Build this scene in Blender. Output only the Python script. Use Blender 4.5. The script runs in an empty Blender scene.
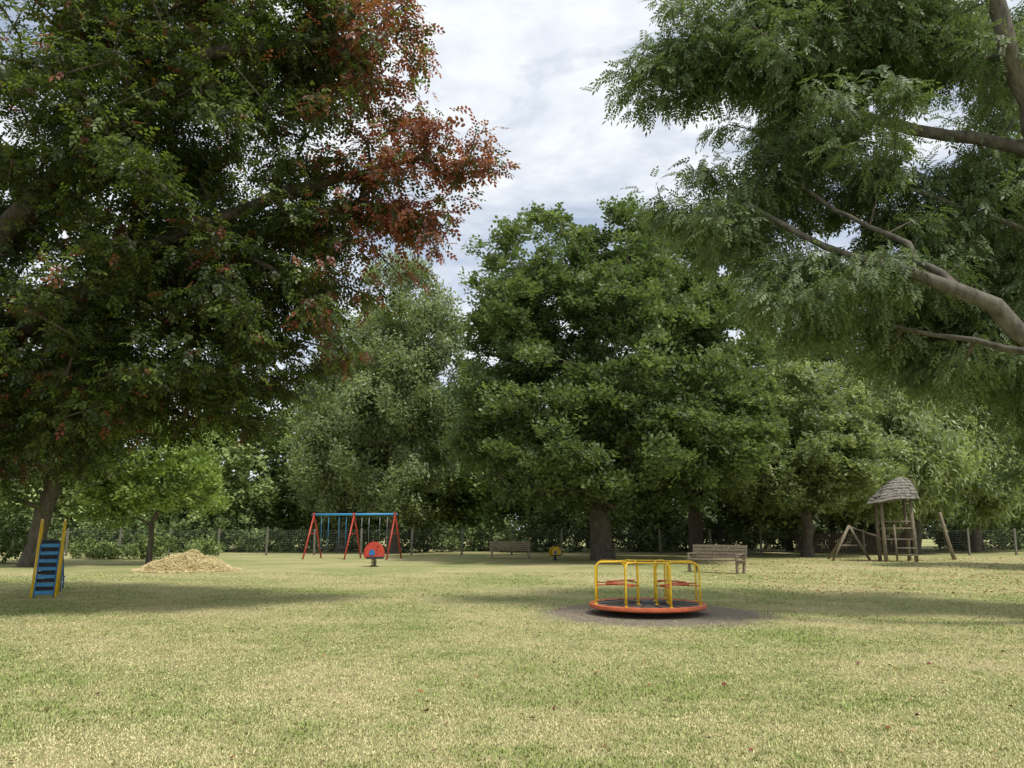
import bpy, math, random
import numpy as np
from mathutils import Vector, Matrix, noise

R = math.radians
scene = bpy.context.scene
scene.view_settings.view_transform = 'Standard'
scene.view_settings.look = 'None'
scene.view_settings.exposure = 0

SUN_EL, SUN_AZ = 61.0, 140.0      # azimuth measured clockwise from +Y (view direction)

# ------------------------------------------------------------------ materials
def new_mat(name):
    m = bpy.data.materials.new(name); m.use_nodes = True
    nt = m.node_tree; nt.nodes.clear()
    out = nt.nodes.new('ShaderNodeOutputMaterial')
    return m, nt, out

def N(nt, t, **kw):
    n = nt.nodes.new(t)
    for k, v in kw.items():
        if k in n.inputs.keys(): n.inputs[k].default_value = v
        else: setattr(n, k, v)
    return n

def ramp(nt, stops):
    r = nt.nodes.new('ShaderNodeValToRGB')
    el = r.color_ramp.elements
    while len(el) < len(stops): el.new(0.5)
    for e, (p, c) in zip(el, stops):
        e.position = p; e.color = (c[0], c[1], c[2], 1) if not isinstance(c, float) else (c, c, c, 1)
    return r

def mixc(nt, fac, a, b, mode='MIX'):
    m = nt.nodes.new('ShaderNodeMix'); m.data_type = 'RGBA'; m.blend_type = mode
    for sock, val in ((m.inputs[0], fac), (m.inputs[6], a), (m.inputs[7], b)):
        if hasattr(val, 'links'): nt.links.new(val, sock)
        elif isinstance(val, (int, float)): sock.default_value = val
        else: sock.default_value = (*val, 1)
    return m.outputs[2]

def leaf_mat(name, trans=0.35, tint=(1.4, 1.55, 0.75), rough=0.5, spec=0.4):
    m, nt, out = new_mat(name)
    at = N(nt, 'ShaderNodeAttribute', attribute_name='Col')
    p = N(nt, 'ShaderNodeBsdfPrincipled', Roughness=rough)
    p.inputs['Specular IOR Level'].default_value = spec
    nt.links.new(at.outputs['Color'], p.inputs['Base Color'])
    tr = N(nt, 'ShaderNodeBsdfTranslucent')
    nt.links.new(mixc(nt, 1.0, at.outputs['Color'], tint, 'MULTIPLY'), tr.inputs['Color'])
    mx = N(nt, 'ShaderNodeMixShader'); mx.inputs[0].default_value = trans
    nt.links.new(p.outputs[0], mx.inputs[1]); nt.links.new(tr.outputs[0], mx.inputs[2])
    nt.links.new(mx.outputs[0], out.inputs[0])
    return m

def flat_leaf_mat(name):
    m, nt, out = new_mat(name)
    at = N(nt, 'ShaderNodeAttribute', attribute_name='Col')
    d = N(nt, 'ShaderNodeBsdfDiffuse')
    nt.links.new(at.outputs['Color'], d.inputs['Color']); nt.links.new(d.outputs[0], out.inputs[0])
    return m

def bark_mat(name, c1, c2, scale=3.0):
    m, nt, out = new_mat(name)
    tc = N(nt, 'ShaderNodeTexCoord'); mp = N(nt, 'ShaderNodeMapping')
    mp.inputs['Scale'].default_value = (scale*2, scale*2, scale*0.5)
    nt.links.new(tc.outputs['Object'], mp.inputs[0])
    n = N(nt, 'ShaderNodeTexNoise', Scale=1.6, Detail=8.0, Roughness=0.7)
    nt.links.new(mp.outputs[0], n.inputs['Vector'])
    r = ramp(nt, [(0.35, c1), (0.68, c2)])
    nt.links.new(n.outputs[0], r.inputs[0])
    p = N(nt, 'ShaderNodeBsdfPrincipled', Roughness=0.9)
    nt.links.new(r.outputs[0], p.inputs['Base Color'])
    b = N(nt, 'ShaderNodeBump', Strength=0.8, Distance=0.05)
    nt.links.new(n.outputs[0], b.inputs['Height']); nt.links.new(b.outputs[0], p.inputs['Normal'])
    nt.links.new(p.outputs[0], out.inputs[0])
    return m

def paint_mat(name, col, rough=0.45, var=0.25, scale=9.0, metal=0.0):
    m, nt, out = new_mat(name)
    tc = N(nt, 'ShaderNodeTexCoord')
    n = N(nt, 'ShaderNodeTexNoise', Scale=scale, Detail=6.0, Roughness=0.65)
    nt.links.new(tc.outputs['Object'], n.inputs['Vector'])
    d = tuple(c*(1-var) for c in col)
    r = ramp(nt, [(0.3, d), (0.65, col)])
    nt.links.new(n.outputs[0], r.inputs[0])
    p = N(nt, 'ShaderNodeBsdfPrincipled', Roughness=rough, Metallic=metal)
    nt.links.new(r.outputs[0], p.inputs['Base Color'])
    nt.links.new(p.outputs[0], out.inputs[0])
    return m

LEAF = leaf_mat('leaf')
LEAF_B = leaf_mat('beech_leaf', 0.42, (1.6, 1.6, 0.8), 0.4, 0.4)
LEAF_F = flat_leaf_mat('distant_leaf')
GRASS_M = flat_leaf_mat('grass_blade')
BARK = bark_mat('bark', (0.045, 0.036, 0.027), (0.15, 0.125, 0.095))
BARK_ASH = bark_mat('ash_bark', (0.050, 0.043, 0.033), (0.18, 0.16, 0.125), 2.2)
YELLOW = paint_mat('yellow_paint', (0.82, 0.52, 0.015))
RED = paint_mat('red_paint', (0.50, 0.055, 0.03))
RIM = paint_mat('orange_red_paint', (0.60, 0.13, 0.045), 0.5, 0.35)
BLUE = paint_mat('blue_paint', (0.02, 0.16, 0.42))
LBLUE = paint_mat('light_blue_paint', (0.05, 0.30, 0.60))
DARK = paint_mat('dark_rubber_and_gap_shade', (0.03, 0.03, 0.032), 0.7)
GREY = paint_mat('steel_tread', (0.15, 0.125, 0.10), 0.6, 0.5)
STEEL = paint_mat('galvanised_steel', (0.35, 0.36, 0.37), 0.4, 0.3, metal=0.6)
WIRE = paint_mat('fence_wire', (0.10, 0.11, 0.10), 0.6)
WOOD = bark_mat('weathered_wood', (0.14, 0.11, 0.075), (0.32, 0.26, 0.19), 6)
WOOD_L = bark_mat('shade_lifted_bench_wood', (0.24, 0.19, 0.12), (0.46, 0.37, 0.26), 6)  # wood colour lightened to offset the tree shade on the far bench
WOOD_D = bark_mat('dark_wood', (0.09, 0.065, 0.045), (0.22, 0.165, 0.11), 6)
SHINGLE = bark_mat('roof_shingle', (0.11, 0.10, 0.085), (0.34, 0.31, 0.26), 5)
CONC = bark_mat('fence_post_wood', (0.12, 0.11, 0.09), (0.28, 0.26, 0.21), 8)

# ------------------------------------------------------------------ mesh builder
class MB:
    def __init__(s): s.v = []; s.f = []; s.m = []; s.sm = []; s.mats = []
    def mi(s, mat):
        if mat not in s.mats: s.mats.append(mat)
        return s.mats.index(mat)
    def add(s, vs, fs, mat, smooth=False):
        o = len(s.v); i = s.mi(mat)
        s.v += [tuple(v) for v in vs]
        for f in fs: s.f.append(tuple(o+k for k in f)); s.m.append(i); s.sm.append(smooth)
    def box(s, c, size, mat, rot=(0, 0, 0), bev=0.12):
        sx, sy, sz = (a/2 for a in size)
        from mathutils import Euler
        M = Euler(rot).to_matrix()
        b = min(sx, sy, sz)*bev*2
        ring = [(sx-b, -sy), (sx, -sy+b), (sx, sy-b), (sx-b, sy), (-sx+b, sy), (-sx, sy-b), (-sx, -sy+b), (-sx+b, -sy)]
        def lay(z, k):
            return [Vector((x-math.copysign(k, x), y-math.copysign(k, y), z)) for x, y in ring]
        L = lay(-sz, b) + lay(-sz+b, 0) + lay(sz-b, 0) + lay(sz, b)
        vs = [Vector(c) + M @ v for v in L]
        fs = [tuple(range(7, -1, -1)), tuple(range(24, 32))]
        for r in range(3):
            for k in range(8):
                a = r*8+k; bb = r*8+(k+1) % 8
                fs.append((a, bb, bb+8, a+8))
        s.add(vs, fs, mat)
    def tube(s, pts, r, mat, n=10, radii=None, closed=False):
        pts = [Vector(p) for p in pts]; vs = []; L = len(pts)
        prev = None
        for i, p in enumerate(pts):
            if closed: t = (pts[(i+1) % L]-pts[i-1]).normalized()
            else: t = (pts[min(i+1, L-1)]-pts[max(i-1, 0)]).normalized()
            if prev is None:
                a = t.cross(Vector((0, 0, 1)))
                if a.length < 0.05: a = t.cross(Vector((1, 0, 0)))
            else: a = prev - t*prev.dot(t)
            a.normalize(); prev = a; b = t.cross(a)
            rr = radii[i] if radii else r
            vs += [p + a*rr*math.cos(2*math.pi*k/n) + b*rr*math.sin(2*math.pi*k/n) for k in range(n)]
        fs = []
        for i in range(L if closed else L-1):
            j = (i+1) % L
            for k in range(n): fs.append((i*n+k, i*n+(k+1) % n, j*n+(k+1) % n, j*n+k))
        if not closed: fs += [tuple(range(n-1, -1, -1)), tuple(range((L-1)*n, L*n))]
        s.add(vs, fs, mat, True)
    def lathe(s, prof, c, mat, n=64):
        vs = []; fs = []
        for r, z in prof: vs += [(c[0]+r*math.cos(2*math.pi*k/n), c[1]+r*math.sin(2*math.pi*k/n), c[2]+z) for k in range(n)]
        for i in range(len(prof)-1):
            for k in range(n): fs.append((i*n+k, i*n+(k+1) % n, (i+1)*n+(k+1) % n, (i+1)*n+k))
        s.add(vs, fs, mat, False)
    def plate(s, prof, thick, mat, M=Matrix()):
        n = len(prof)
        vs = [M @ Vector((x, -thick/2, z)) for x, z in prof] + [M @ Vector((x, thick/2, z)) for x, z in prof]
        fs = [tuple(range(n)), tuple(range(2*n-1, n-1, -1))] + [(k, k+n, (k+1) % n+n, (k+1) % n) for k in range(n)]
        s.add(vs, fs, mat)
    def obj(s, name, loc=(0, 0, 0), rz=0):
        me = bpy.data.meshes.new(name); me.from_pydata(s.v, [], s.f)
        for m in s.mats: me.materials.append(m)
        me.polygons.foreach_set('material_index', s.m); me.polygons.foreach_set('use_smooth', s.sm)
        me.update()
        ob = bpy.data.objects.new(name, me); scene.collection.objects.link(ob)
        ob.location = loc; ob.rotation_euler = (0, 0, rz)
        return ob

def np_mesh(name, verts, faces, mat, cols=None):
    me = bpy.data.meshes.new(name)
    nv, (nf, K) = len(verts), faces.shape
    me.vertices.add(nv); me.vertices.foreach_set('co', verts.astype(np.float32).ravel())
    me.loops.add(nf*K); me.loops.foreach_set('vertex_index', faces.astype(np.int32).ravel())
    me.polygons.add(nf); me.polygons.foreach_set('loop_start', np.arange(0, nf*K, K, dtype=np.int32))
    try: me.polygons.foreach_set('loop_total', np.full(nf, K, dtype=np.int32))
    except Exception: pass
    me.update(calc_edges=True)
    if cols is not None:
        a = me.color_attributes.new('Col', 'FLOAT_COLOR', 'POINT')
        c4 = np.ones((nv, 4), np.float32); c4[:, :3] = cols
        a.data.foreach_set('color', c4.ravel())
    me.materials.append(mat)
    ob = bpy.data.objects.new(name, me); scene.collection.objects.link(ob)
    return ob

# ------------------------------------------------------------------ leaf templates
def tmpl_beech():
    V, F = [], []
    rng = random.Random(1)
    for i in range(6):
        t = 0.1+0.8*i/5; side = 1 if i % 2 else -1
        ang = side*(0.9 if i < 5 else 0.1)
        L = 0.36; o = len(V)
        tz = rng.uniform(-.35, .35)
        for (a, b) in [(0.03, 0), (0.3, 0.27), (0.65, 0.25), (1, 0), (0.65, -0.25), (0.3, -0.27)]:
            x = t+L*(a*math.cos(ang)-b*math.sin(ang)); y = L*(a*math.sin(ang)+b*math.cos(ang))
            V.append((x-0.5, y, L*(-0.25*a*a+abs(b)*.2+b*tz)))
        F.append([o+k for k in range(6)])
    return np.array(V), np.array(F)
def tmpl_ash():
    V, F = [], []
    for i in range(9):
        t = 0.12+0.2*(i//2)
        side = 1 if i % 2 else -1
        ang = side*1.0 if i < 8 else 0.0
        L = 0.36 if i < 8 else 0.4; o = len(V)
        for (a, b) in [(0, 0), (0.45, 0.21), (1, 0), (0.45, -0.21)]:
            x = t+L*(a*math.cos(ang)-b*math.sin(ang)); y = L*(a*math.sin(ang)+b*math.cos(ang))
            V.append((x-0.3, y, -0.3*x*x-0.2*abs(y)))
        F.append([o+k for k in range(4)])
    return np.array(V), np.array(F)
def tmpl_clump(n=6, w=0.33, L=0.5, seed=3, flat=0.5):
    rng = np.random.RandomState(seed); V, F = [], []
    for i in range(n):
        c = rng.normal(0, 0.42, 3)*(1, 1, .6)
        a = rng.normal(0, 1, 3); a[2] = a[2]*flat-0.3; a /= np.linalg.norm(a)
        nn = rng.normal(0, 0.45, 3)+np.array([0, 0, 1]); b = np.cross(nn, a); b /= np.linalg.norm(b); nn = np.cross(a, b)
        o = len(V)
        for (p, q) in [(0, 0), (0.4, w), (1, 0), (0.4, -w)]:
            V.append(c+L*(p*a+q*b-0.15*p*p*nn))
        F.append([o+k for k in range(4)])
    return np.array(V), np.array(F)

def scatter(pos, axis, nrm, size, tmpl):
    TV, TF = tmpl; n = len(pos); K = len(TV)
    a = axis/np.linalg.norm(axis, axis=1, keepdims=True)
    b = np.cross(nrm, a); b /= np.linalg.norm(b, axis=1, keepdims=True)+1e-9
    c = np.cross(a, b)
    s = size[:, None, None]
    V = pos[:, None, :] + s*(TV[None, :, 0:1]*a[:, None, :]+TV[None, :, 1:2]*b[:, None, :]+TV[None, :, 2:3]*c[:, None, :])
    F = TF[None]+(np.arange(n)*K)[:, None, None]
    return V.reshape(-1, 3), F.reshape(-1, TF.shape[1])

# ------------------------------------------------------------------ tree
def make_tree(name, base, trunk, ells, n_tips, sprigs, size, tmpl, pal, trunk_r,
              seed=0, spread=0.6, droop=0.2, gap=0.0, gfreq=0.25, bark=None, leafm=None, shell=0.5,
              twig_r=0.012, up=0.25, colfn=None, parent=True, jitter=0.12, flat=0.45, expo=0.5, lead_r=None, gain=(1.32, 1.28, 1.15)):
    rng = np.random.RandomState(seed)
    nodes = []; par = []; minr = []
    for li, line in enumerate(trunk):
        line = [np.array(p, float) for p in line]
        r0, r1 = lead_r[li] if lead_r else (0, 0)
        if li == 0: nodes.append(line[0]); par.append(-1); minr.append(r0); cur = 0
        else:
            d = [np.linalg.norm(q-line[0]) for q in nodes]; cur = int(np.argmin(d))
        tot = len(line)-1
        for si, (a, b) in enumerate(zip(line[:-1], line[1:])):
            L = np.linalg.norm(b-a); k = max(1, int(L/0.45))
            for j in range(1, k+1):
                nodes.append(a+(b-a)*j/k+rng.normal(0, 0.04, 3)*(1, 1, 0.7)); par.append(cur); cur = len(nodes)-1
                f = (si+j/k)/tot; minr.append(r0*(1-f)+r1*f)
    top0 = nodes[0][2]
    vol = np.array([e[1][0]*e[1][1]*e[1][2] for e in ells])**0.8; vol /= vol.sum()
    tips = []
    off = Vector((seed*7.3, seed*3.1, 0))
    tries = 0
    while len(tips) < n_tips and tries < n_tips*30:
        tries += 1
        e = ells[rng.choice(len(ells), p=vol)]
        d = rng.normal(0, 1, 3); d /= np.linalg.norm(d)
        bump = 1+0.28*noise.noise(Vector(d*2.2)+off)
        r = (shell+(1-shell)*rng.rand())**0.7 if rng.rand() < 0.8 else rng.rand()
        p = np.array(e[0])+d*np.array(e[1])*r*bump
        if p[2] < 1.2: continue
        if gap and noise.noise(Vector(p*gfreq)+off*1.7) < gap-0.5+0.0: continue
        tips.append(p)
    tips = np.array(tips)
    tr = np.array(nodes)
    dist = np.min(np.linalg.norm(tips[:, None, :]-tr[None], axis=2), axis=1)
    tips = tips[np.argsort(dist)]
    cap = n_tips*12+len(nodes)+100
    arr = np.zeros((cap, 3)); arr[:len(nodes)] = tr; n = len(nodes)
    parr = np.full(cap, -1); parr[:n] = par
    tipidx = []
    for t in tips:
        d = t-arr[:n]; dd = np.linalg.norm(d, axis=1)
        cost = dd+0.8*np.maximum(0, arr[:n, 2]-t[2])*up*4+np.where(arr[:n, 2] < top0+1.6, 4.0, 0)
        j = int(np.argmin(cost)); L = dd[j]
        k = int(min(9, max(1, L/0.6))); s = arr[j]; cur = j
        arch = np.array([0, 0, 1])*L*0.10
        ph = rng.normal(0, jitter*min(L, 3)*0.5, 3)
        for q in range(1, k+1):
            f = q/k
            pnt = s+(t-s)*f+(arch+ph)*math.sin(math.pi*f)+(rng.normal(0, 0.06, 3) if q < k else 0)
            if n >= cap-1: break
            arr[n] = pnt; parr[n] = cur; cur = n; n += 1
        tipidx.append(cur)
    arr = arr[:n]; parr = parr[:n]
    cnt = np.zeros(n)
    for i in tipidx: cnt[i] += 1
    for i in range(n-1, 0, -1): cnt[parr[i]] += cnt[i] if parr[i] >= 0 else 0
    rad = np.maximum(twig_r, trunk_r*(np.maximum(cnt, .5)/max(cnt[0], 1))**expo)
    rad[:len(minr)] = np.maximum(rad[:len(minr)], np.array(minr))
    fl = np.clip(1-(arr[:, 2]-top0)/0.9, 0, 1)
    main = cnt > 0.9*cnt[0]
    rad = np.where(main, rad*(1+0.45*fl**2), rad)
    S = 8; idx = np.where(parr >= 0)[0]
    A = arr[parr[idx]]; B = arr[idx]; ra = np.minimum(rad[parr[idx]], rad[idx]*1.35+0.004); rb = rad[idx]
    ra = np.where(main[idx], rad[parr[idx]], ra)
    T = B-A; T /= np.linalg.norm(T, axis=1, keepdims=True)+1e-9
    ref = np.where(np.abs(T[:, 2:3]) > 0.8, np.array([[1, 0, 0.]]), np.array([[0, 0, 1.]]))
    U = np.cross(T, ref); U /= np.linalg.norm(U, axis=1, keepdims=True); W = np.cross(T, U)
    an = np.arange(S)*2*math.pi/S
    ring = U[:, None]*np.cos(an)[None, :, None]+W[:, None]*np.sin(an)[None, :, None]
    A2 = A-T*(ra*0.25)[:, None]; B2 = B+T*(rb*0.25)[:, None]
    V = np.concatenate([A2[:, None]+ring*ra[:, None, None], B2[:, None]+ring*rb[:, None, None]], axis=1).reshape(-1, 3)
    kk = np.arange(S); k2 = (kk+1) % S
    q = np.stack([kk, k2, k2+S, kk+S], axis=1)
    F = (q[None]+(np.arange(len(idx))*2*S)[:, None, None]).reshape(-1, 4)
    tob = np_mesh(name+'_trunk_and_branches', V, F, bark or BARK)
    tob.data.polygons.foreach_set('use_smooth', np.ones(len(F), bool))
    tp = arr[tipidx]; pp = arr[parr[tipidx]]
    n2 = len(tp)*sprigs
    ti = np.repeat(np.arange(len(tp)), sprigs)
    f = rng.rand(n2)[:, None]
    pos = tp[ti]*(1-f*0.6)+pp[ti]*f*0.6
    g = rng.normal(0, 1, (n2, 3)); g /= np.linalg.norm(g, axis=1, keepdims=True); g *= (rng.rand(n2)**0.5)[:, None]
    tsz = rng.uniform(0.55, 1.4, len(tp))[ti]
    pos = pos+g*np.array([spread*1.25, spread*1.25, spread*flat*1.6])*tsz[:, None]
    rad_dir = g*np.array([1, 1, .3])+0.8*(tp-pp)[ti]
    axis = rad_dir+rng.normal(0, 0.35, (n2, 3)); axis[:, 2] -= droop
    nrm = rng.normal(0, 0.42, (n2, 3))+np.array([0, 0, 1])
    sizes = size*rng.uniform(0.7, 1.25, n2)
    V, F = scatter(pos, axis, nrm, sizes, tmpl)
    K = len(tmpl[0]); nleaf = tmpl[1].shape[0]; per = tmpl[1].shape[1]
    if colfn is not None: cs = colfn(pos, tp[ti], rng)
    else:
        pal = np.array(pal); tt = rng.rand(len(tp))[ti]*0.6+rng.rand(n2)*0.4
        cs = (pal[0]*(1-tt[:, None])+pal[1]*tt[:, None])*np.array(gain)
    cols = np.repeat(cs, K, axis=0)
    lv = np.repeat(rng.uniform(0.7, 1.35, n2*nleaf), per)[:, None]
    cols = np.clip(cols*lv, 0, 1)
    lob = np_mesh(name+'_foliage', V, F, leafm or LEAF, cols)
    if parent:
        e = bpy.data.objects.new(name, None); scene.collection.objects.link(e)
        e.empty_display_size = 0.5
        tob.parent = e; lob.parent = e
        tob.name = 'trunk_and_branches'; lob.name = 'foliage'
        return e
    return tob, lob

def vtrunk(x, y, h, lean=(0, 0), seed=0):
    r = random.Random(seed); pts = []
    for i in range(6):
        f = i/5
        pts.append((x+lean[0]*f+r.uniform(-.15, .15)*(i > 0), y+lean[1]*f+r.uniform(-.15, .15)*(i > 0), h*f-0.05*(i == 0)))
    return pts

T_B, T_A = tmpl_beech(), tmpl_ash()
T_C = tmpl_clump(7, 0.38, 0.52, 3)
T_P = tmpl_clump(7, 0.28, 0.5, 5)
T_W = tmpl_clump(8, 0.15, 0.75, 8, flat=1.2)

# ---- copper beech (trunk just outside the left edge of the view)
def beech_col(pos, tip, rng):
    n = len(pos)
    g = np.array([0.055, 0.084, 0.024]); dk = np.array([0.050, 0.060, 0.022]); rust = np.array([0.25, 0.105, 0.055]); red = np.array([0.20, 0.058, 0.050])
    olive = np.array([0.115, 0.155, 0.036])
    key = np.round(tip, 2); uq, inv = np.unique(key, axis=0, return_inverse=True); inv = inv.ravel()
    nz = np.array([noise.noise(Vector(p*0.5)) for p in uq])[inv]
    h = rng.rand(n)
    out = np.clip((tip[:, 0]+4.3)/2.0, 0, 1)             # outer shoots on the right, more coppery
    hi = np.clip((tip[:, 2]-10.5)/5, 0, 1)
    w = np.clip(0.0+0.95*out+0.16*hi+0.24*nz, 0.02, 1)
    c = g*(1-h[:, None])+dk*h[:, None]
    c = np.where((rng.rand(n) < 0.35)[:, None], olive, c)
    pick = rng.rand(n) < w*0.8
    rr = rng.rand(n)[:, None]
    c = np.where(pick[:, None], rust*(1-rr)+red*rr, c)
    return c
make_tree('copper_beech_tree', (-14, 17, 0),
          [[(-14.2, 17, -0.1), (-14.0, 17, 2.0), (-13.7, 16.8, 5), (-13.2, 16.5, 9), (-12.5, 16, 13)],
           [(-13.8, 16.9, 3.6), (-10.5, 16, 6.0), (-7, 15.5, 8.0), (-4.5, 15.2, 8.8), (-2.2, 15.0, 9.3)],
           [(-13.7, 16.8, 5.0), (-10, 15, 8.6), (-6.5, 14.5, 11.5), (-3, 14.5, 12.0)],
           [(-13.8, 16.9, 3.0), (-11, 17.5, 4.4), (-7.5, 18, 5.2)]],
          [((-11.5, 16.5, 8.5), (6.5, 5.0, 6.0)), ((-7.0, 15.5, 9.5), (4.0, 3.6, 4.2)), ((-7.4, 16.5, 6.0), (4.2, 3.5, 2.5)),
           ((-3.0, 15.2, 9.0), (2.5, 2.0, 1.3)), ((-3.6, 15.2, 12.0), (2.2, 2.0, 1.8)), ((-6.5, 15, 13), (4, 3, 2.5)),
           ((-1.3, 15.0, 9.5), (1.1, 1.1, 0.9)), ((-2.9, 15.5, 7.4), (1.6, 1.6, 0.9)), ((-4.6, 15.5, 6.1), (1.9, 1.8, 1.3)),
           ((-11.5, 17, 4.4), (3.8, 3.5, 1.8)), ((-7, 16, 4.5), (2.4, 2.5, 1.0))],
          1550, 38, 0.27, T_B, None, 0.45, seed=11, spread=0.55, droop=0.45, colfn=beech_col, leafm=LEAF_B, bark=BARK, flat=0.35, shell=0.35)

# ---- ash tree (trunk just outside the right edge)
make_tree('ash_tree', (13.5, 15, 0),
          [[(13.0, 13.6, -0.1), (12.6, 13.5, 2.0), (11.9, 13.3, 3.6), (10.8, 13.1, 6.2), (9.55, 12.6, 8.3), (8.9, 12.2, 10.0), (8.3, 12.0, 11.8)],
           [(12.2, 13.4, 3.0), (10.4, 12.4, 3.7), (9.0, 12.0, 4.2), (8.3, 12, 4.8), (7.4, 12.0, 5.5), (6.7, 12.2, 5.9), (5.9, 12.9, 6.4), (4.6, 14, 7.9)],
           [(9.55, 12.6, 8.3), (8.0, 13.8, 9.4), (6.2, 14.8, 10.6), (4.2, 14.8, 11.4)],
           [(7.4, 12.0, 5.5), (7.0, 12.8, 6.6), (6.3, 14.0, 7.8), (5.3, 14.8, 9.2)],
           [(9.0, 12.0, 4.2), (8.0, 12.8, 4.85), (7.2, 13.6, 5.3)],
           [(10.8, 13.1, 6.2), (9.4, 13.4, 7.2), (7.9, 14.0, 8.2)]],
          [((9.6, 15.0, 9.6), (4.4, 2.6, 4.0)), ((6.0, 14.3, 10.8), (3.3, 2.4, 2.8)), ((6.4, 14.6, 8.2), (3.4, 2.0, 1.7)),
           ((8.8, 15.0, 6.1), (3.7, 2.3, 1.6)), ((3.5, 14.2, 11.1), (1.7, 1.6, 1.2)), ((11, 14.5, 5.0), (2.5, 2.4, 1.8)), ((7.6, 14.5, 12.8), (3, 2.5, 2)),
           ((5.8, 13.4, 6.0), (1.8, 1.3, 1.0)), ((9.0, 13.8, 4.2), (1.9, 1.2, 0.8)), ((4.6, 14.2, 7.6), (1.5, 1.6, 1.1)), ((6.9, 12.6, 9.4), (1.6, 1.0, 1.4))],
          1250, 36, 0.27, T_A, [(0.068, 0.100, 0.048), (0.135, 0.176, 0.088)], 0.22, seed=5, spread=0.48, droop=0.5, gap=0.37, gfreq=0.45,
          bark=BARK_ASH, shell=0.3, up=0.2, expo=0.55,
          lead_r=[(0.36, 0.12), (0.24, 0.04), (0.10, 0.02), (0.07, 0.02), (0.08, 0.02), (0.09, 0.02)])

# ---- big sycamore in the middle
make_tree('sycamore_tree', (4.9, 42, 0), [vtrunk(4.9, 42, 15, (-0.4, 0), 2)],
          [((5, 42, 10.5), (8.0, 7.5, 7.0)), ((1.6, 42, 16.0), (4.2, 4.5, 4.4)), ((6.0, 42, 16.2), (3.8, 4.2, 4.4)), ((5.2, 41.5, 6.2), (8.8, 8, 3.8)),
           ((10.8, 41, 8.0), (3.8, 4, 4.0)), ((-0.2, 41, 9.5), (3.6, 4, 4.0)), ((8.8, 42, 13.5), (4, 4, 4)), ((1.2, 40, 12.5), (4, 3, 3))],
          1200, 26, 0.44, T_C, [(0.056, 0.088, 0.038), (0.138, 0.180, 0.080)], 0.56, seed=21, spread=0.8, droop=0.3, twig_r=0.02, shell=0.6, flat=0.28, gap=0.38, gfreq=0.4)

P2 = [(0.115, 0.150, 0.085), (0.24, 0.28, 0.17)]
make_tree('poplar_tree', (-8.4, 55, 0), [vtrunk(-8.4, 55, 19, (0, 0), 4)],
          [((-8.4, 55, 9.0), (4.8, 4.5, 7.0)), ((-8.0, 55, 16.5), (3.6, 3.4, 5.8)), ((-5.8, 54, 12.5), (3.6, 3, 6))],
          520, 24, 0.50, T_P, P2, 0.4, seed=31, spread=0.75, droop=-0.3, twig_r=0.02, shell=0.6, flat=0.9, gap=0.36, gfreq=0.45)
make_tree('poplar_tree', (-12.8, 58, 0), [vtrunk(-12.8, 58, 16, (0, 0), 5)],
          [((-12.8, 58, 8.0), (4.2, 4.0, 6.5)), ((-12.0, 58, 15.0), (3.2, 3, 4.6))],
          320, 24, 0.54, T_P, P2, 0.35, seed=32, spread=0.8, droop=-0.3, twig_r=0.02, shell=0.6, flat=0.9, gap=0.34, gfreq=0.45)
make_tree('sycamore_tree', (12.6, 53, 0), [vtrunk(12.6, 53, 17, (0, 0), 6)],
          [((12.5, 53, 12), (7.5, 6, 8.5)), ((11, 53, 19), (5, 5, 5)), ((14, 53, 7), (7, 5, 3.4))],
          520, 24, 0.58, T_C, [(0.075, 0.108, 0.048), (0.165, 0.21, 0.095)], 0.5, seed=41, spread=0.95, droop=0.3, twig_r=0.02, shell=0.6, flat=0.35, gap=0.34)
make_tree('lime_tree', (18.2, 48, 0), [vtrunk(18.2, 48, 9, (0.3, 0), 7)],
          [((18.2, 48, 7.6), (5.1, 4.5, 4.8)), ((15.6, 47.6, 5.0), (3.4, 3.4, 2.2)), ((20.6, 47.6, 5.4), (3.6, 3.4, 2.8))],
          420, 26, 0.43, T_C, [(0.115, 0.150, 0.078), (0.26, 0.295, 0.17)], 0.34, seed=51, spread=0.7, droop=0.4, twig_r=0.015, shell=0.6, flat=0.5, gap=0.34, gfreq=0.5)
for (x, y, h, s) in ((28.0, 54, 12, 61), (34.5, 58, 12, 62)):
    make_tree('willow_tree', (x, y, 0), [vtrunk(x, y, h*0.8, (0.8, 0), s)],
          [((x, y, h*0.72), (4.6, 4.2, h*0.38)), ((x-1.5, y-1, h*0.5), (4.4, 4, h*0.33))],
          280, 26, 0.62, T_W, [(0.14, 0.18, 0.095), (0.27, 0.31, 0.18)], 0.33, seed=s, spread=0.75, droop=1.3, twig_r=0.015, shell=0.6, flat=1.1, gap=0.3)
make_tree('maple_tree', (-17.2, 37, 0), [vtrunk(-17.2, 37, 4.5, (0.3, 0), 8)],
          [((-17.0, 37, 4.8), (3.2, 2.8, 2.4)), ((-15.4, 36.6, 3.6), (2.2, 2.2, 1.5)), ((-18.6, 37, 3.0), (2.2, 2, 1.3))],
          180, 20, 0.34, T_C, [(0.13, 0.19, 0.06), (0.26, 0.33, 0.12)], 0.13, seed=71, spread=0.6, droop=0.3, twig_r=0.012, shell=0.5, flat=0.4, gap=0.42, gfreq=0.6)
make_tree('oak_tree', (-21.6, 35, 0), [[(-21.7, 35, -0.1), (-21.4, 35, 1.5), (-21.1, 35, 3), (-20.9, 35, 8)], [(-21.1, 35, 2.6), (-19, 34.6, 3.6), (-17.2, 34.2, 4.3)]],
          [((-21, 35, 8.6), (5.0, 5, 4.2)), ((-24, 35, 5.4), (4, 4, 2.5))],
          300, 24, 0.42, T_C, [(0.06, 0.09, 0.035), (0.12, 0.165, 0.06)], 0.38, seed=72, spread=0.8, droop=0.3, twig_r=0.015, shell=0.5, gap=0.4)
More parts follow.
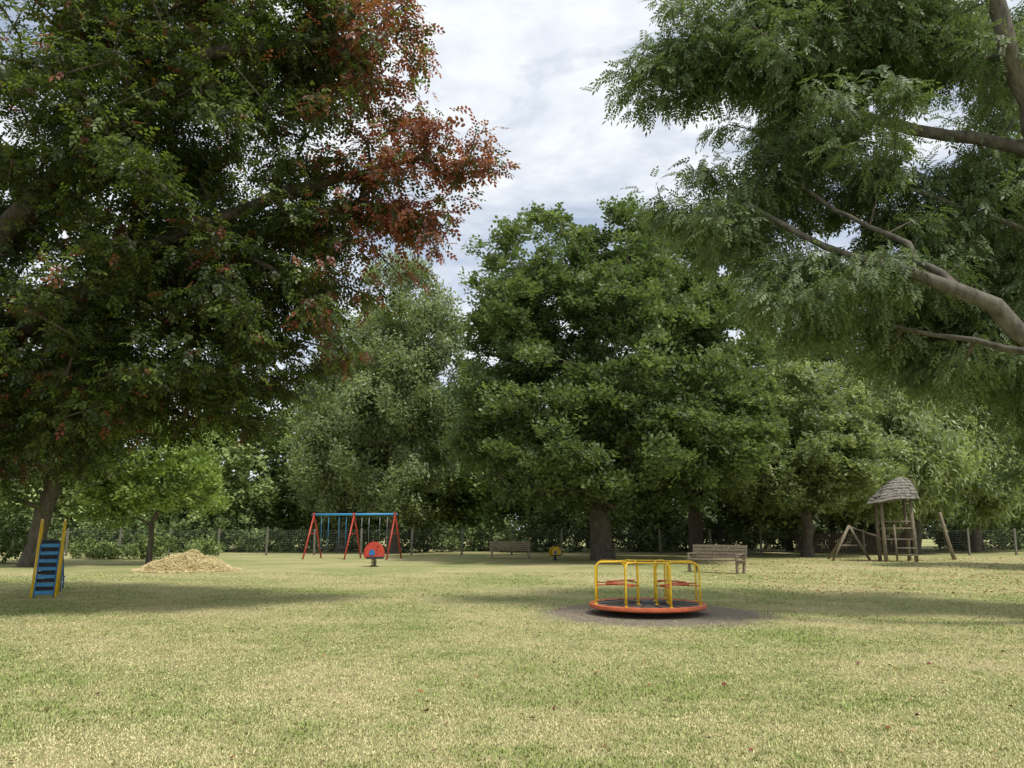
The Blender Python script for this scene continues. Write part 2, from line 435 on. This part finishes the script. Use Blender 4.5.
make_tree('hawthorn_tree', (23.5, 33, 0), [vtrunk(23.5, 33, 6, (0, 0), 9)],
          [((23.5, 33, 6.4), (4.2, 4, 3.6))],
          220, 26, 0.36, T_C, [(0.055, 0.09, 0.035), (0.13, 0.175, 0.07)], 0.22, seed=81, spread=0.6, droop=0.3, twig_r=0.012, shell=0.5, gap=0.32)

# ---- belt of trees behind the park (one mass)
def belt():
    rr = random.Random(5); objs = []
    spec = []
    x = -60
    while x < 62:
        y = rr.uniform(62, 74)
        if x < -34: h = rr.uniform(9, 12)
        elif x < -26: h = rr.uniform(6.0, 7.5)
        elif x < -21: h = rr.uniform(11, 12)
        elif x < -12: h = rr.uniform(14.5, 17)
        elif x < 14: h = rr.uniform(13, 17)
        elif x < 20: h = rr.uniform(14, 18)
        else: h = rr.uniform(14, 20)
        spec.append((x, y, h)); x += rr.uniform(4.4, 6.0)
    for i, (x, y, h) in enumerate(spec):
        w = rr.uniform(4.0, 5.4)
        k = rr.uniform(1.1, 2.6); yl = rr.uniform(0.95, 1.25)
        pal = [(0.052*k*yl, 0.082*k, 0.034*k), (0.12*k*yl, 0.160*k, 0.068*k)]
        t = make_tree('b', (x, y, 0), [vtrunk(x, y, h*0.75, (0, 0), i)],
              [((x, y, h*0.60), (w, 4.5, h*0.40)), ((x+rr.uniform(-2, 2), y-2, h*0.34), (w*0.9, 4, h*0.25))],
              150, 18, 0.80, T_C, pal, 0.26, seed=100+i, spread=1.0, droop=0.3, twig_r=0.03, shell=0.65, flat=0.5, parent=False, gap=0.28, leafm=LEAF_F)
        objs.append(t)
    e = bpy.data.objects.new('background_trees', None); scene.collection.objects.link(e)
    for a, b in objs:
        a.parent = e; b.parent = e; a.name = 'trunks'; b.name = 'foliage_mass'
belt()

def shrubs(name, pts, n, size, pal, seed, r=(1.8, 1.2, 1.3), tm=T_C):
    rng = np.random.RandomState(seed); P = []
    for (x, y, h) in pts:
        m = n
        g = rng.normal(0, 1, (m, 3)); g /= np.linalg.norm(g, axis=1, keepdims=True); g *= (rng.rand(m)**0.33)[:, None]
        bump = np.array([1+0.45*noise.noise(Vector(q*2.0)+Vector((x, y, 0))) for q in g])[:, None]
        p = np.array([x, y, h*0.45])+g*bump*np.array([r[0], r[1], h*0.55]); P.append(p[p[:, 2] > 0.03])
    P = np.concatenate(P); m = len(P)
    ax = rng.normal(0, 1, (m, 3)); nr = rng.normal(0, 0.5, (m, 3))+np.array([0, 0, 1])
    V, F = scatter(P, ax, nr, size*rng.uniform(.7, 1.3, m), tm)
    pal = np.array(pal); t = rng.rand(m)[:, None]; c = pal[0]*(1-t)+pal[1]*t
    K = len(tm[0]); cols = np.repeat(c, K, axis=0)*np.repeat(rng.uniform(.7, 1.3, m*7 if K == 28 else m*8), 4)[:, None]
    return np_mesh(name, V, F, LEAF_F, cols)
rr = random.Random(9)
shrubs('hedge', [(x+rr.uniform(-.6, .6), 59+rr.uniform(-1.5, 1.5), rr.uniform(1.6, 3.8)) for x in np.arange(-52, 14, 2.1)], 210, 0.44,
       [(0.08, 0.12, 0.045), (0.19, 0.245, 0.095)], 3)
shrubs('hedge', [(x+rr.uniform(-.6, .6), 66+rr.uniform(-2, 2), rr.uniform(1.4, 3.0)) for x in np.arange(13, 60, 2.6)], 180, 0.5,
       [(0.09, 0.13, 0.05), (0.21, 0.26, 0.11)], 4)
shrubs('distant_treeline', [(x+rr.uniform(-3, 3), 150+rr.uniform(-6, 6), rr.uniform(6, 12)) for x in np.arange(-165, 170, 7)], 260, 2.0,
       [(0.12, 0.155, 0.09), (0.23, 0.27, 0.16)], 14, (6, 4, 1))
shrubs('bramble_bush', [(-24.5+i*1.5+rr.uniform(-.4, .4), 45+rr.uniform(-1, 1), rr.uniform(0.8, 1.8)) for i in range(5)], 220, 0.24,
       [(0.11, 0.165, 0.055), (0.27, 0.33, 0.12)], 6, (1.1, 0.9, 1))
shrubs('bramble_bush', [(-33+i*1.6+rr.uniform(-.4, .4), 38+rr.uniform(-1, 1), rr.uniform(1.8, 3.4)) for i in range(6)], 280, 0.28,
       [(0.07, 0.11, 0.04), (0.16, 0.22, 0.08)], 7, (1.3, 1.1, 1))

# ------------------------------------------------------------------ ground
MGR = (2.7, 15.5)
def ground():
    m, nt, out = new_mat('grass_ground')
    geo = N(nt, 'ShaderNodeNewGeometry'); pos = geo.outputs['Position']
    def nz(s, d=4.0, r=0.6, dist=0.0):
        n = N(nt, 'ShaderNodeTexNoise', Scale=s, Detail=d, Roughness=r, Distortion=dist)
        nt.links.new(pos, n.inputs['Vector']); return n.outputs[0]
    big, mid, fine, vfine = nz(0.22, 6, .65, .6), nz(1.1, 6, .7), nz(9, 5, .75), nz(70, 3, .8)
    g1 = ramp(nt, [(0.34, (0.19, 0.24, 0.072)), (0.62, (0.40, 0.37, 0.165))]); nt.links.new(mid, g1.inputs[0])
    g2 = ramp(nt, [(0.33, (0.22, 0.26, 0.085)), (0.66, (0.49, 0.43, 0.23))]); nt.links.new(fine, g2.inputs[0])
    fr = ramp(nt, [(0.40, 0.0), (0.60, 1.0)]); nt.links.new(big, fr.inputs[0])
    c = mixc(nt, 0.5, g1.outputs[0], g2.outputs[0])
    c = mixc(nt, fr.outputs[0], mixc(nt, 0.35, c, (0.20, 0.265, 0.08)), mixc(nt, 0.5, c, (0.56, 0.47, 0.27)))
    # thin, worn spots where the soil shows
    ws = ramp(nt, [(0.60, 0.0), (0.72, 1.0)]); nt.links.new(nz(0.75, 6, .7, .8), ws.inputs[0])
    wf = N(nt, 'ShaderNodeMath', operation='MULTIPLY'); nt.links.new(ws.outputs[0], wf.inputs[0]); wf.inputs[1].default_value = 0.55
    c = mixc(nt, wf.outputs[0], c, (0.40, 0.31, 0.19))
    vr = ramp(nt, [(0.3, 0.62), (0.7, 1.35)]); nt.links.new(vfine, vr.inputs[0])
    c = mixc(nt, 0.8, c, vr.outputs[0], 'MULTIPLY')
    vm = N(nt, 'ShaderNodeVectorMath', operation='DISTANCE'); nt.links.new(pos, vm.inputs[0]); vm.inputs[1].default_value = (MGR[0]+0.1, MGR[1], 0)
    ad = N(nt, 'ShaderNodeMath', operation='MULTIPLY_ADD'); nt.links.new(nz(1.3, 6, .7), ad.inputs[0]); ad.inputs[1].default_value = 2.0; nt.links.new(vm.outputs['Value'], ad.inputs[2])
    mr = N(nt, 'ShaderNodeMapRange'); nt.links.new(ad.outputs[0], mr.inputs[0])
    mr.inputs[1].default_value = 2.9; mr.inputs[2].default_value = 3.5; mr.inputs[3].default_value = 1; mr.inputs[4].default_value = 0
    dr = ramp(nt, [(0.3, (0.15, 0.125, 0.095)), (0.7, (0.33, 0.28, 0.21))]); nt.links.new(fine, dr.inputs[0])
    c = mixc(nt, mr.outputs[0], c, dr.outputs[0])
    p = N(nt, 'ShaderNodeBsdfPrincipled', Roughness=0.95); p.inputs['Specular IOR Level'].default_value = 0.1
    nt.links.new(c, p.inputs['Base Color'])
    b = N(nt, 'ShaderNodeBump', Strength=0.7, Distance=0.04)
    nt.links.new(vfine, b.inputs['Height']); nt.links.new(b.outputs[0], p.inputs['Normal'])
    nt.links.new(p.outputs[0], out.inputs[0])
    xs = np.concatenate([np.linspace(-900, -60, 12), np.linspace(-55, 55, 111), np.linspace(60, 900, 12)])
    ys = np.concatenate([np.linspace(-300, -12, 8), np.linspace(-10, 80, 91), np.linspace(90, 1500, 14)])
    X, Y = np.meshgrid(xs, ys)
    Z = np.zeros_like(X)
    V = np.stack([X.ravel(), Y.ravel(), Z.ravel()], 1)
    nx = len(xs); I = np.arange(len(ys)-1)[:, None]*nx+np.arange(nx-1)[None]
    F = np.stack([I, I+1, I+1+nx, I+nx], -1).reshape(-1, 4)
    return np_mesh('ground', V, F, m)
ground()

def grass():
    rng = np.random.RandomState(2)
    n = 480000
    u = rng.rand(n); y = 3.6*(30/3.6)**(u**1.2); x = (rng.rand(n)*2-1)*(0.72*y+0.6)
    d = np.hypot(x-MGR[0]-0.1, y-MGR[1])
    k = (d > 1.9+rng.rand(n)*0.7) | ((rng.rand(n) < 0.08) & (d > 1.3)); x, y = x[k], y[k]; n = len(x)
    nz = np.array([0.8*noise.noise(Vector((a*0.33+.3*b, b*0.28, 9)))+0.6*noise.noise(Vector((a*0.8, b*0.95, 0)))+0.6*noise.noise(Vector((a*2.7, b*3.1, 5)))+0.5*noise.noise(Vector((a*9, b*9, 2))) for a, b in zip(x, y)])
    h = rng.uniform(0.009, 0.026, n)*(1+0.6*np.clip(nz, -1, 1)); w = rng.uniform(0.0016, 0.0034, n)*(1+y/6.5)
    an = rng.rand(n)*2*math.pi; le = rng.uniform(0.2, 1.4, n)
    P = np.stack([x, y, np.zeros(n)], 1)
    s = np.stack([np.cos(an), np.sin(an), np.zeros(n)], 1)
    l = np.stack([-np.sin(an)*le, np.cos(an)*le, np.ones(n)], 1)
    V = np.stack([P-s*w[:, None], P+s*w[:, None], P+l*h[:, None]], 1).reshape(-1, 3)
    F = np.arange(n*3).reshape(-1, 3)
    t = np.clip(0.46-0.85*nz+rng.normal(0, 0.25, n), 0, 1)[:, None]
    c = np.array([0.23, 0.30, 0.08])*(1-t)+np.array([0.64, 0.55, 0.31])*t
    c *= rng.uniform(0.75, 1.25, n)[:, None]
    np_mesh('grass', V, F, GRASS_M, np.repeat(c, 3, axis=0))
grass()

def litter(name, n, fn, pal, seed, s=(0.03, 0.07)):
    rng = np.random.RandomState(seed); P = fn(rng, n); n = len(P)
    ax = rng.normal(0, 1, (n, 3)); ax[:, 2] *= 0.15; nr = rng.normal(0, 0.3, (n, 3))+np.array([0, 0, 1])
    tm = (np.array([(-.5, 0, 0), (0, .38, .05), (.5, 0, .0), (0, -.38, .12)]), np.array([[0, 1, 2, 3]]))
    V, F = scatter(P, ax, nr, rng.uniform(*s, n), tm)
    pal = np.array(pal); c = pal[rng.randint(0, len(pal), n)]*rng.uniform(.7, 1.3, n)[:, None]
    np_mesh(name, V, F, LEAF_F, np.repeat(c, 4, axis=0))
def f1(rng, n):
    y = 4+30*rng.rand(n)**1.0; x = (rng.rand(n)*2-1)*0.72*y
    return np.stack([x, y, np.full(n, 0.02)], 1)
def f2(rng, n):
    y = rng.uniform(20, 46, n); x = rng.uniform(7, 30, n)
    return np.stack([x, y, np.full(n, 0.02)], 1)
litter('fallen_leaves', 700, f1, [(0.24, 0.11, 0.05), (0.36, 0.25, 0.13), (0.15, 0.05, 0.04)], 1)
litter('fallen_leaves', 9000, f2, [(0.42, 0.30, 0.15), (0.50, 0.39, 0.19), (0.33, 0.21, 0.10)], 2, (0.05, 0.11))

# ------------------------------------------------------------------ roundabout
def roundabout():
    b = MB()
    b.lathe([(0.01, 0.19), (1.02, 0.19), (1.05, 0.185)], (0, 0, 0), GREY)
    b.lathe([(1.05, 0.185), (1.07, 0.205), (1.11, 0.205), (1.135, 0.19), (1.14, 0.145), (1.12, 0.12), (1.04, 0.11), (1.0, 0.12)], (0, 0, 0), RIM)
    b.lathe([(1.0, 0.12), (0.3, 0.10), (0.3, -0.02)], (0, 0, 0), DARK)
    for k in range(16):
        a = k*math.pi/8+.1
        b.box((0.62*math.cos(a), 0.62*math.sin(a), 0.196), (0.72, 0.02, 0.012), DARK, (0, 0, a))
    b.lathe([(0.16, 0.192), (0.14, 0.215), (0.01, 0.22)], (0, 0, 0), DARK, 24)
    nh = 8; o0 = 0.25
    for k in range(nh):
        a = 2*math.pi*k/nh+o0; c, s = math.cos(a), math.sin(a)
        prof = [(1.07, 0.2), (1.07, 0.5), (1.07, 0.86)]
        for j in range(1, 6):
            q = j/6*math.pi/2; prof.append((1.07-0.13*(1-math.cos(q)), 0.86+0.13*math.sin(q)))
        prof += [(0.94, 0.99), (0.58, 0.99)]
        for j in range(1, 6):
            q = j/6*math.pi/2; prof.append((0.58-0.13*math.sin(q), 0.99-0.13*(1-math.cos(q))))
        prof += [(0.45, 0.86), (0.45, 0.5), (0.45, 0.2)]
        b.tube([(r*c, r*s, z) for r, z in prof], 0.018, YELLOW, 10)
        for r in (1.07, 0.45):
            b.lathe([(0.036, 0.19), (0.036, 0.205), (0.018, 0.21)], (r*c, r*s, 0.01), YELLOW, 12)
        b.tube([(0.45*c, 0.45*s, 0.56), (1.07*c, 1.07*s, 0.56)], 0.013, RIM, 8)
        if k % 2 == 0:
            a2 = 2*math.pi*(k+1)/nh+o0; r = 0.78
            p1 = Vector((r*c, r*s, 0.585)); p2 = Vector((r*math.cos(a2), r*math.sin(a2), 0.585)); mid = (p1+p2)/2
            d = p2-p1
            b.box(mid, (d.length+0.05, 0.17, 0.022), RIM, (0, 0, math.atan2(d.y, d.x)))
    # rail ring linking the inner uprights
    b.tube([(0.60*math.cos(t), 0.60*math.sin(t), 0.99) for t in np.linspace(0, 2*math.pi, 49)[:-1]], 0.016, YELLOW, 10, closed=True)
    b.obj('playground_roundabout', (MGR[0]-0.04, MGR[1], 0))
roundabout()

# ------------------------------------------------------------------ slide (steps towards the camera)
def slide():
    b = MB(); w = 0.50
    top = 1.25
    for sx in (-w/2, w/2):
        b.tube([(sx, -0.10, 0), (sx, 0.24, 0.95), (sx, 0.42, 1.4), (sx, 0.56, 1.80), (sx, 0.66, 1.86), (sx, 0.76, 1.80), (sx, 0.80, 1.50), (sx, 0.80, 1.28)], 0.028, YELLOW, 10)
        b.box((sx*0.80, 0.20, 0.63), (0.03, 0.10, 1.32), BLUE, (-0.34, 0, 0))
        b.tube([(sx, 0.90, 0), (sx, 0.90, 1.25)], 0.025, YELLOW)
    for i in range(7):
        z = 0.12+i*0.185; y = 0.0+z*0.355
        b.box((0, y, z), (w*0.80, 0.16, 0.085), LBLUE)
        b.box((0, y+0.07, z+0.09), (w*0.74, 0.03, 0.085), DARK)  # dark bar fills the gap between steps, painting in its shade
    b.box((0, 0.72, top), (w*0.86, 0.4, 0.05), DARK)
    prof = [(0.95, 1.25), (1.3, 1.08), (2.0, 0.70), (2.7, 0.34), (3.1, 0.22), (3.5, 0.2)]
    vs = []
    for (y, z) in prof:
        vs += [(-0.22, y, z+0.1), (-0.20, y, z), (0.20, y, z), (0.22, y, z+0.1)]
    fs = [(i*4+k, i*4+k+1, i*4+k+5, i*4+k+4) for i in range(len(prof)-1) for k in range(3)]
    b.add(vs, fs, STEEL)
    for sx in (-.23, .23):
        b.tube([(sx, y, z+0.11) for y, z in prof], 0.018, BLUE)
        b.tube([(sx, 3.2, 0), (sx, 3.2, 0.3)], 0.02, BLUE); b.tube([(sx, 2.0, 0), (sx, 2.0, 0.7)], 0.02, BLUE)
    b.obj('playground_slide', (-11.32, 19.0, 0), R(27))
slide()

# ------------------------------------------------------------------ swings
def swings():
    b = MB(); H = 2.5; L = 5.0
    for i, x in enumerate((-L/2, 0, L/2)):
        for s in (-1, 1):
            b.tube([(x, 0, H+0.02), (x+0.0, s*1.15, 0)], 0.045, RED)
        b.tube([(x, -0.5, H*0.565), (x, 0.5, H*0.565)], 0.025, RED)
        b.box((x, 0, H+0.02), (0.14, 0.16, 0.14), RED)
    b.tube([(-L/2-0.12, 0, H), (L/2+0.12, 0, H)], 0.07, LBLUE)
    for bay in (-1, 1):
        for o in (-0.55, 0.55):
            cx = bay*L/4+o
            for q in (-0.22, 0.22):
                b.tube([(cx+q, 0, H-0.04), (cx+q, 0, 0.56)], 0.012, LBLUE if bay < 0 else STEEL, 6)
            b.box((cx, 0, 0.52), (0.46, 0.2, 0.04), DARK)
            if bay < 0:
                for yy in (-0.13, 0.13): b.box((cx, yy, 0.66), (0.40, 0.03, 0.14), DARK)
                for xx in (-0.2, 0.2): b.box((cx+xx, 0, 0.66), (0.03, 0.24, 0.14), DARK)
    b.obj('swing_set', (-9.1, 44.5, 0), R(-12))
swings()

# ------------------------------------------------------------------ spring riders
def rider(name, loc, rz, sc, body, panel):
    b = MB()
    pts = [(0.11*math.cos(t), 0.11*math.sin(t), 0.02+0.33*t/(10*math.pi)) for t in np.linspace(0, 10*math.pi, 90)]
    b.tube(pts, 0.017, DARK, 6)
    b.box((0, 0, 0.02), (0.34, 0.34, 0.04), DARK); b.box((0, 0, 0.37), (0.42, 0.5, 0.05), DARK)
    out = [(-0.36, 0.34), (-0.42, 0.50), (-0.40, 0.74), (-0.30, 0.93), (-0.14, 1.05), (0, 1.08), (0.14, 1.05), (0.30, 0.93), (0.40, 0.74), (0.42, 0.50), (0.36, 0.34)]
    for y in (-0.24, 0.24):
        b.plate(out, 0.03, body, Matrix.Translation((0, y, 0)))
    inn = [(0.30*x-0.14, 0.60+(z-0.62)*0.34) for x, z in out]
    b.plate(inn, 0.02, panel, Matrix.Translation((0.0, -0.268, 0)))
    b.plate([(-0.37, 0.345), (-0.40, 0.44), (0.40, 0.44), (0.37, 0.345)], 0.02, DARK, Matrix.Translation((0, -0.268, 0)))
    b.box((0, 0, 0.62), (0.34, 0.42, 0.04), DARK)
    b.tube([(0.1, -0.42, 0.88), (0.1, 0.42, 0.88)], 0.018, DARK); b.tube([(0.0, -0.42, 0.42), (0.0, 0.42, 0.42)], 0.018, DARK)
    o = b.obj(name, loc, rz); o.scale = (sc,)*3
rider('spring_rider', (-6.2, 35, 0), R(20), 1.02, RED, BLUE)
rider('spring_rider', (2.35, 42.5, 0), R(30), 0.68, YELLOW, BLUE)

# ------------------------------------------------------------------ benches
def bench(loc, rz, L=1.9, mat=WOOD):
    b = MB()
    for x in (-L/2+0.14, L/2-0.14):
        b.box((x, -0.24, 0.22), (0.09, 0.09, 0.44), mat); b.box((x, 0.24, 0.45), (0.09, 0.09, 0.92), mat, (-0.14, 0, 0))
        b.box((x, 0.0, 0.39), (0.07, 0.5, 0.09), mat)
        b.box((x, -0.03, 0.66), (0.085, 0.58, 0.045), mat); b.box((x, -0.27, 0.54), (0.075, 0.075, 0.22), mat)
    for i in range(4): b.box((0, -0.24+i*0.135, 0.455), (L, 0.115, 0.035), mat)
    for i in range(4): b.box((0, 0.195+i*0.019, 0.56+i*0.12), (L, 0.03, 0.10), mat, (-0.14, 0, 0))
    o = b.obj('park_bench', loc, rz); return o
bench((7.85, 30.0, 0), R(-48), 2.3).scale = (1.05, 1.05, 1.08)
bench((-0.1, 45.0, 0), R(4), 2.4, WOOD_L)

# ------------------------------------------------------------------ wooden play tower
def tower():
    b = MB(); rng = random.Random(4)
    P = [(-0.72, -0.7), (0.72, -0.7), (-0.72, 0.7), (0.72, 0.7)]
    for (x, y) in P:
        b.tube([(x, y, 0), (x*0.99, y*0.99, 1.5), (x*0.97, y*0.97, 3.4)], 0.085, WOOD, 10, radii=[0.10, 0.09, 0.08])
    for z in (1.15,):
        for i in range(8): b.box((0, -0.68+i*0.195, z), (1.6, 0.17, 0.05), WOOD)
    for (z) in (1.7, 2.05):
        b.tube([(-0.72, -0.7, z), (0.72, -0.7, z)], 0.04, WOOD); b.tube([(-0.72, 0.7, z), (0.72, 0.7, z)], 0.04, WOOD)
    for z in (0.35, 0.7): b.tube([(-0.2, -0.78, z), (0.75, -0.78, z)], 0.035, WOOD)
    b.tube([(-0.2, -0.78, 0), (-0.2, -0.76, 1.9)], 0.05, WOOD)
    for i in range(5): b.box((0.74, -0.5+i*0.25, 1.55), (0.03, 0.2, 0.8), WOOD)
    b.tube([(-0.95, -0.7, 3.3), (0.95, -0.7, 3.3)], 0.06, WOOD_D); b.tube([(-0.95, 0.7, 3.3), (0.95, 0.7, 3.3)], 0.06, WOOD_D)
    def ringpt(f, a):
        wx = 1.22*(1-f)**0.60+0.05; wy = 1.20*(1-f)**0.60+0.05
        sq = 1/ max(abs(math.cos(a)), abs(math.sin(a)))**0.55
        return (0.50*f+wx*math.cos(a)*sq*0.92, wy*math.sin(a)*sq*0.92, 3.18+1.22*f**1.0+0.14*math.cos(a)*(1-f)+0.05*math.sin(3*a+f*2)*(1-f))
    C = 8; n = 30
    for c in range(C):
        f0 = c/C; f1 = min(1, (c+1.15)/C)
        for k in range(n):
            a0 = 2*math.pi*(k+0.03)/n; a1 = 2*math.pi*(k+0.97)/n; j = rng.uniform(-0.04, 0.04)
            lo = [Vector(ringpt(f0, a)) for a in (a0, a1)]; hi = [Vector(ringpt(f1, a)) for a in (a0, a1)]
            ctr = Vector((0.3, 0, 3.0))
            for v in lo:
                o = (v-ctr); o.z = 0; v += o.normalized()*(0.07+j); v.z += 0.015-abs(j)
            dn = Vector((0, 0, -0.035))
            vs = [lo[0], lo[1], hi[1], hi[0], lo[0]+dn, lo[1]+dn, hi[1]+dn, hi[0]+dn]
            b.add(vs, [(0, 1, 2, 3), (7, 6, 5, 4), (0, 4, 5, 1), (1, 5, 6, 2), (3, 2, 6, 7), (0, 3, 7, 4)], SHINGLE)
    b.obj('wooden_play_tower', (20.2, 40.8, 0), R(-14))
    b = MB()
    b.tube([(-1.1, 0, 0.0), (0, 0, 1.85)], 0.07, WOOD); b.tube([(1.1, 0, 0.0), (0, 0, 1.85)], 0.07, WOOD)
    b.tube([(-0.62, 0.03, 0.8), (0.62, 0.03, 0.8)], 0.05, WOOD); b.tube([(0, 0, 1.8), (2.0, 0.6, 1.3)], 0.04, WOOD)
    b.tube([(0, 2.2, 0.0), (0, 0, 1.8)], 0.06, WOOD)
    b.obj('climbing_frame', (18.3, 42, 0), R(10))
tower()
b = MB(); b.tube([(0.1, 0, 0), (-0.2, 0, 1.3), (-0.42, 0, 2.6)], 0.08, WOOD, 10, radii=[0.11, 0.09, 0.07])
b.tube([(0.0, 0.05, 0.4), (1.0, 1.4, 0.0)], 0.06, WOOD)
b.obj('leaning_timber_post', (24.3, 43, 0))

# ------------------------------------------------------------------ straw heap
def straw():
    rng = np.random.RandomState(8)
    def hgt(x, y):
        r = np.sqrt((x/1.75)**2+(y/1.5)**2); base = 0.60*np.clip(1-r**2.2, 0, 1)**0.9
        return base*(1+0.2*np.sin(x*3.1+1)*np.cos(y*2.7)+0.1*np.sin(x*7+y*3))
    g = np.linspace(-1.9, 1.9, 45); X, Y = np.meshgrid(g, g); Z = hgt(X, Y)-0.02+rng.normal(0, .015, X.shape)
    V = np.stack([X.ravel(), Y.ravel(), Z.ravel()], 1); I = np.arange(44)[:, None]*45+np.arange(44)[None]
    F = np.stack([I, I+1, I+46, I+45], -1).reshape(-1, 4)
    a = np_mesh('straw_core', V, F, GRASS_M, np.tile([0.52, 0.42, 0.22], (len(V), 1)))
    n = 16000; r = 1.18*np.sqrt(rng.rand(n)); t = rng.rand(n)*2*math.pi; x = 1.75*r*np.cos(t); y = 1.5*r*np.sin(t)
    z = hgt(x, y)+rng.uniform(0, .05, n)
    ax = rng.normal(0, 1, (n, 3)); ax[:, 2] = ax[:, 2]*0.3-0.1
    tm = (np.array([(-.5, .0, 0), (0, .035, .08), (.5, 0, 0), (0, -.035, .08)]), np.array([[0, 1, 2, 3]]))
    V, F = scatter(np.stack([x, y, z], 1), ax, rng.normal(0, .5, (n, 3))+np.array([0, 0, 1]), rng.uniform(.12, .34, n), tm)
    c = np.array([0.78, 0.67, 0.38])*rng.uniform(.6, 1.2, n)[:, None]
    bb = np_mesh('straw_stalks', V, F, GRASS_M, np.repeat(c, 4, axis=0))
    e = bpy.data.objects.new('straw_heap', None); scene.collection.objects.link(e); a.parent = e; bb.parent = e
    e.location = (-13.1, 31.5, 0)
straw()

# ------------------------------------------------------------------ fence
def fence():
    b = MB(); rng = random.Random(3)
    pts = [(-50, 46), (-25, 49.5), (-10, 51.5), (10, 52.5), (30, 51), (60, 50)]
    W = []
    for (x0, y0), (x1, y1) in zip(pts[:-1], pts[1:]):
        L = math.hypot(x1-x0, y1-y0); k = int(L/2.9)
        for j in range(k):
            f = j/k; W.append((x0+(x1-x0)*f, y0+(y1-y0)*f))
    W.append(pts[-1])
    for (x, y) in W:
        b.box((x, y, 0.85), (0.12, 0.12, 1.7+rng.uniform(-.06, .06)), CONC, (0, rng.uniform(-.03, .03), 0))
    for (x0, y0), (x1, y1) in zip(W[:-1], W[1:]):
        for z in (0.1, 0.25, 0.4, 0.55, 0.7, 0.85, 1.0, 1.15, 1.3, 1.45, 1.6):
            s = 0.05*math.sin(z*7+x0)
            b.tube([(x0, y0-0.07, z), ((x0+x1)/2, (y0+y1)/2-0.07, z-0.02+0.01*s), (x1, y1-0.07, z)], 0.008 if z in (0.1, 0.85, 1.6) else 0.004, WIRE, 4)
        n = 18
        for i in range(n):
            f = (i+0.5)/n; x = x0+(x1-x0)*f; y = y0+(y1-y0)*f-0.07
            b.tube([(x, y, 0.02), (x, y, 1.6)], 0.004, WIRE, 4)
    b.obj('chain_link_fence')
    b = MB()
    for i in range(60):
        x = 22+i*0.155; b.box((x, 60.0, 0.72+rng.uniform(-.04, .04)), (0.13, 0.02, 1.4), WOOD_D, (0, rng.uniform(-.015, .015), 0))
    for z in (0.4, 1.1): b.box((26.6, 60.04, z), (9.3, 0.05, 0.08), WOOD_D)
    b.obj('wooden_fence')
fence()

# ------------------------------------------------------------------ sky, sun, camera
w = bpy.data.worlds.new('World'); scene.world = w; w.use_nodes = True
nt = w.node_tree; nt.nodes.clear()
out = nt.nodes.new('ShaderNodeOutputWorld'); bg = nt.nodes.new('ShaderNodeBackground'); bg.inputs[1].default_value = 0.15
sky = nt.nodes.new('ShaderNodeTexSky'); sky.sky_type = 'NISHITA'; sky.sun_disc = False
sky.sun_elevation = R(SUN_EL); sky.sun_rotation = R(SUN_AZ)
tc = nt.nodes.new('ShaderNodeTexCoord'); mp = nt.nodes.new('ShaderNodeMapping'); mp.inputs['Scale'].default_value = (1, 1, 2.4)
mp.inputs['Location'].default_value = (0.35, 0.2, 0.1)
nt.links.new(tc.outputs['Generated'], mp.inputs[0])
n1 = N(nt, 'ShaderNodeTexNoise', Scale=3.2, Detail=9.0, Roughness=0.55, Distortion=0.3); nt.links.new(mp.outputs[0], n1.inputs['Vector'])
n2 = N(nt, 'ShaderNodeTexNoise', Scale=7.0, Detail=8.0, Roughness=0.6); nt.links.new(mp.outputs[0], n2.inputs['Vector'])
cr = ramp(nt, [(0.36, 0.35), (0.52, 1.0)]); nt.links.new(n1.outputs[0], cr.inputs[0])
cc = ramp(nt, [(0.35, (5.2, 5.6, 6.2)), (0.65, (6.9, 7.1, 7.3))]); nt.links.new(n2.outputs[0], cc.inputs[0])
nt.links.new(mixc(nt, cr.outputs[0], sky.outputs[0], cc.outputs[0]), bg.inputs[0])
nt.links.new(bg.outputs[0], out.inputs[0])

sd = bpy.data.lights.new('sun', 'SUN'); sd.energy = 3.6; sd.angle = R(7); sd.color = (1, 0.96, 0.88)
so = bpy.data.objects.new('sun', sd); scene.collection.objects.link(so)
d = Vector((math.sin(R(SUN_AZ))*math.cos(R(SUN_EL)), math.cos(R(SUN_AZ))*math.cos(R(SUN_EL)), math.sin(R(SUN_EL))))
so.rotation_euler = d.to_track_quat('Z', 'Y').to_euler(); so.location = d*60

cd = bpy.data.cameras.new('camera'); cd.sensor_width = 36; cd.lens = 26.72; cd.clip_end = 4000; cd.clip_start = 0.05
co = bpy.data.objects.new('camera', cd); scene.collection.objects.link(co)
co.location = (0, 0, 1.6); co.rotation_euler = (R(90+10.9), 0, 0)
scene.camera = co
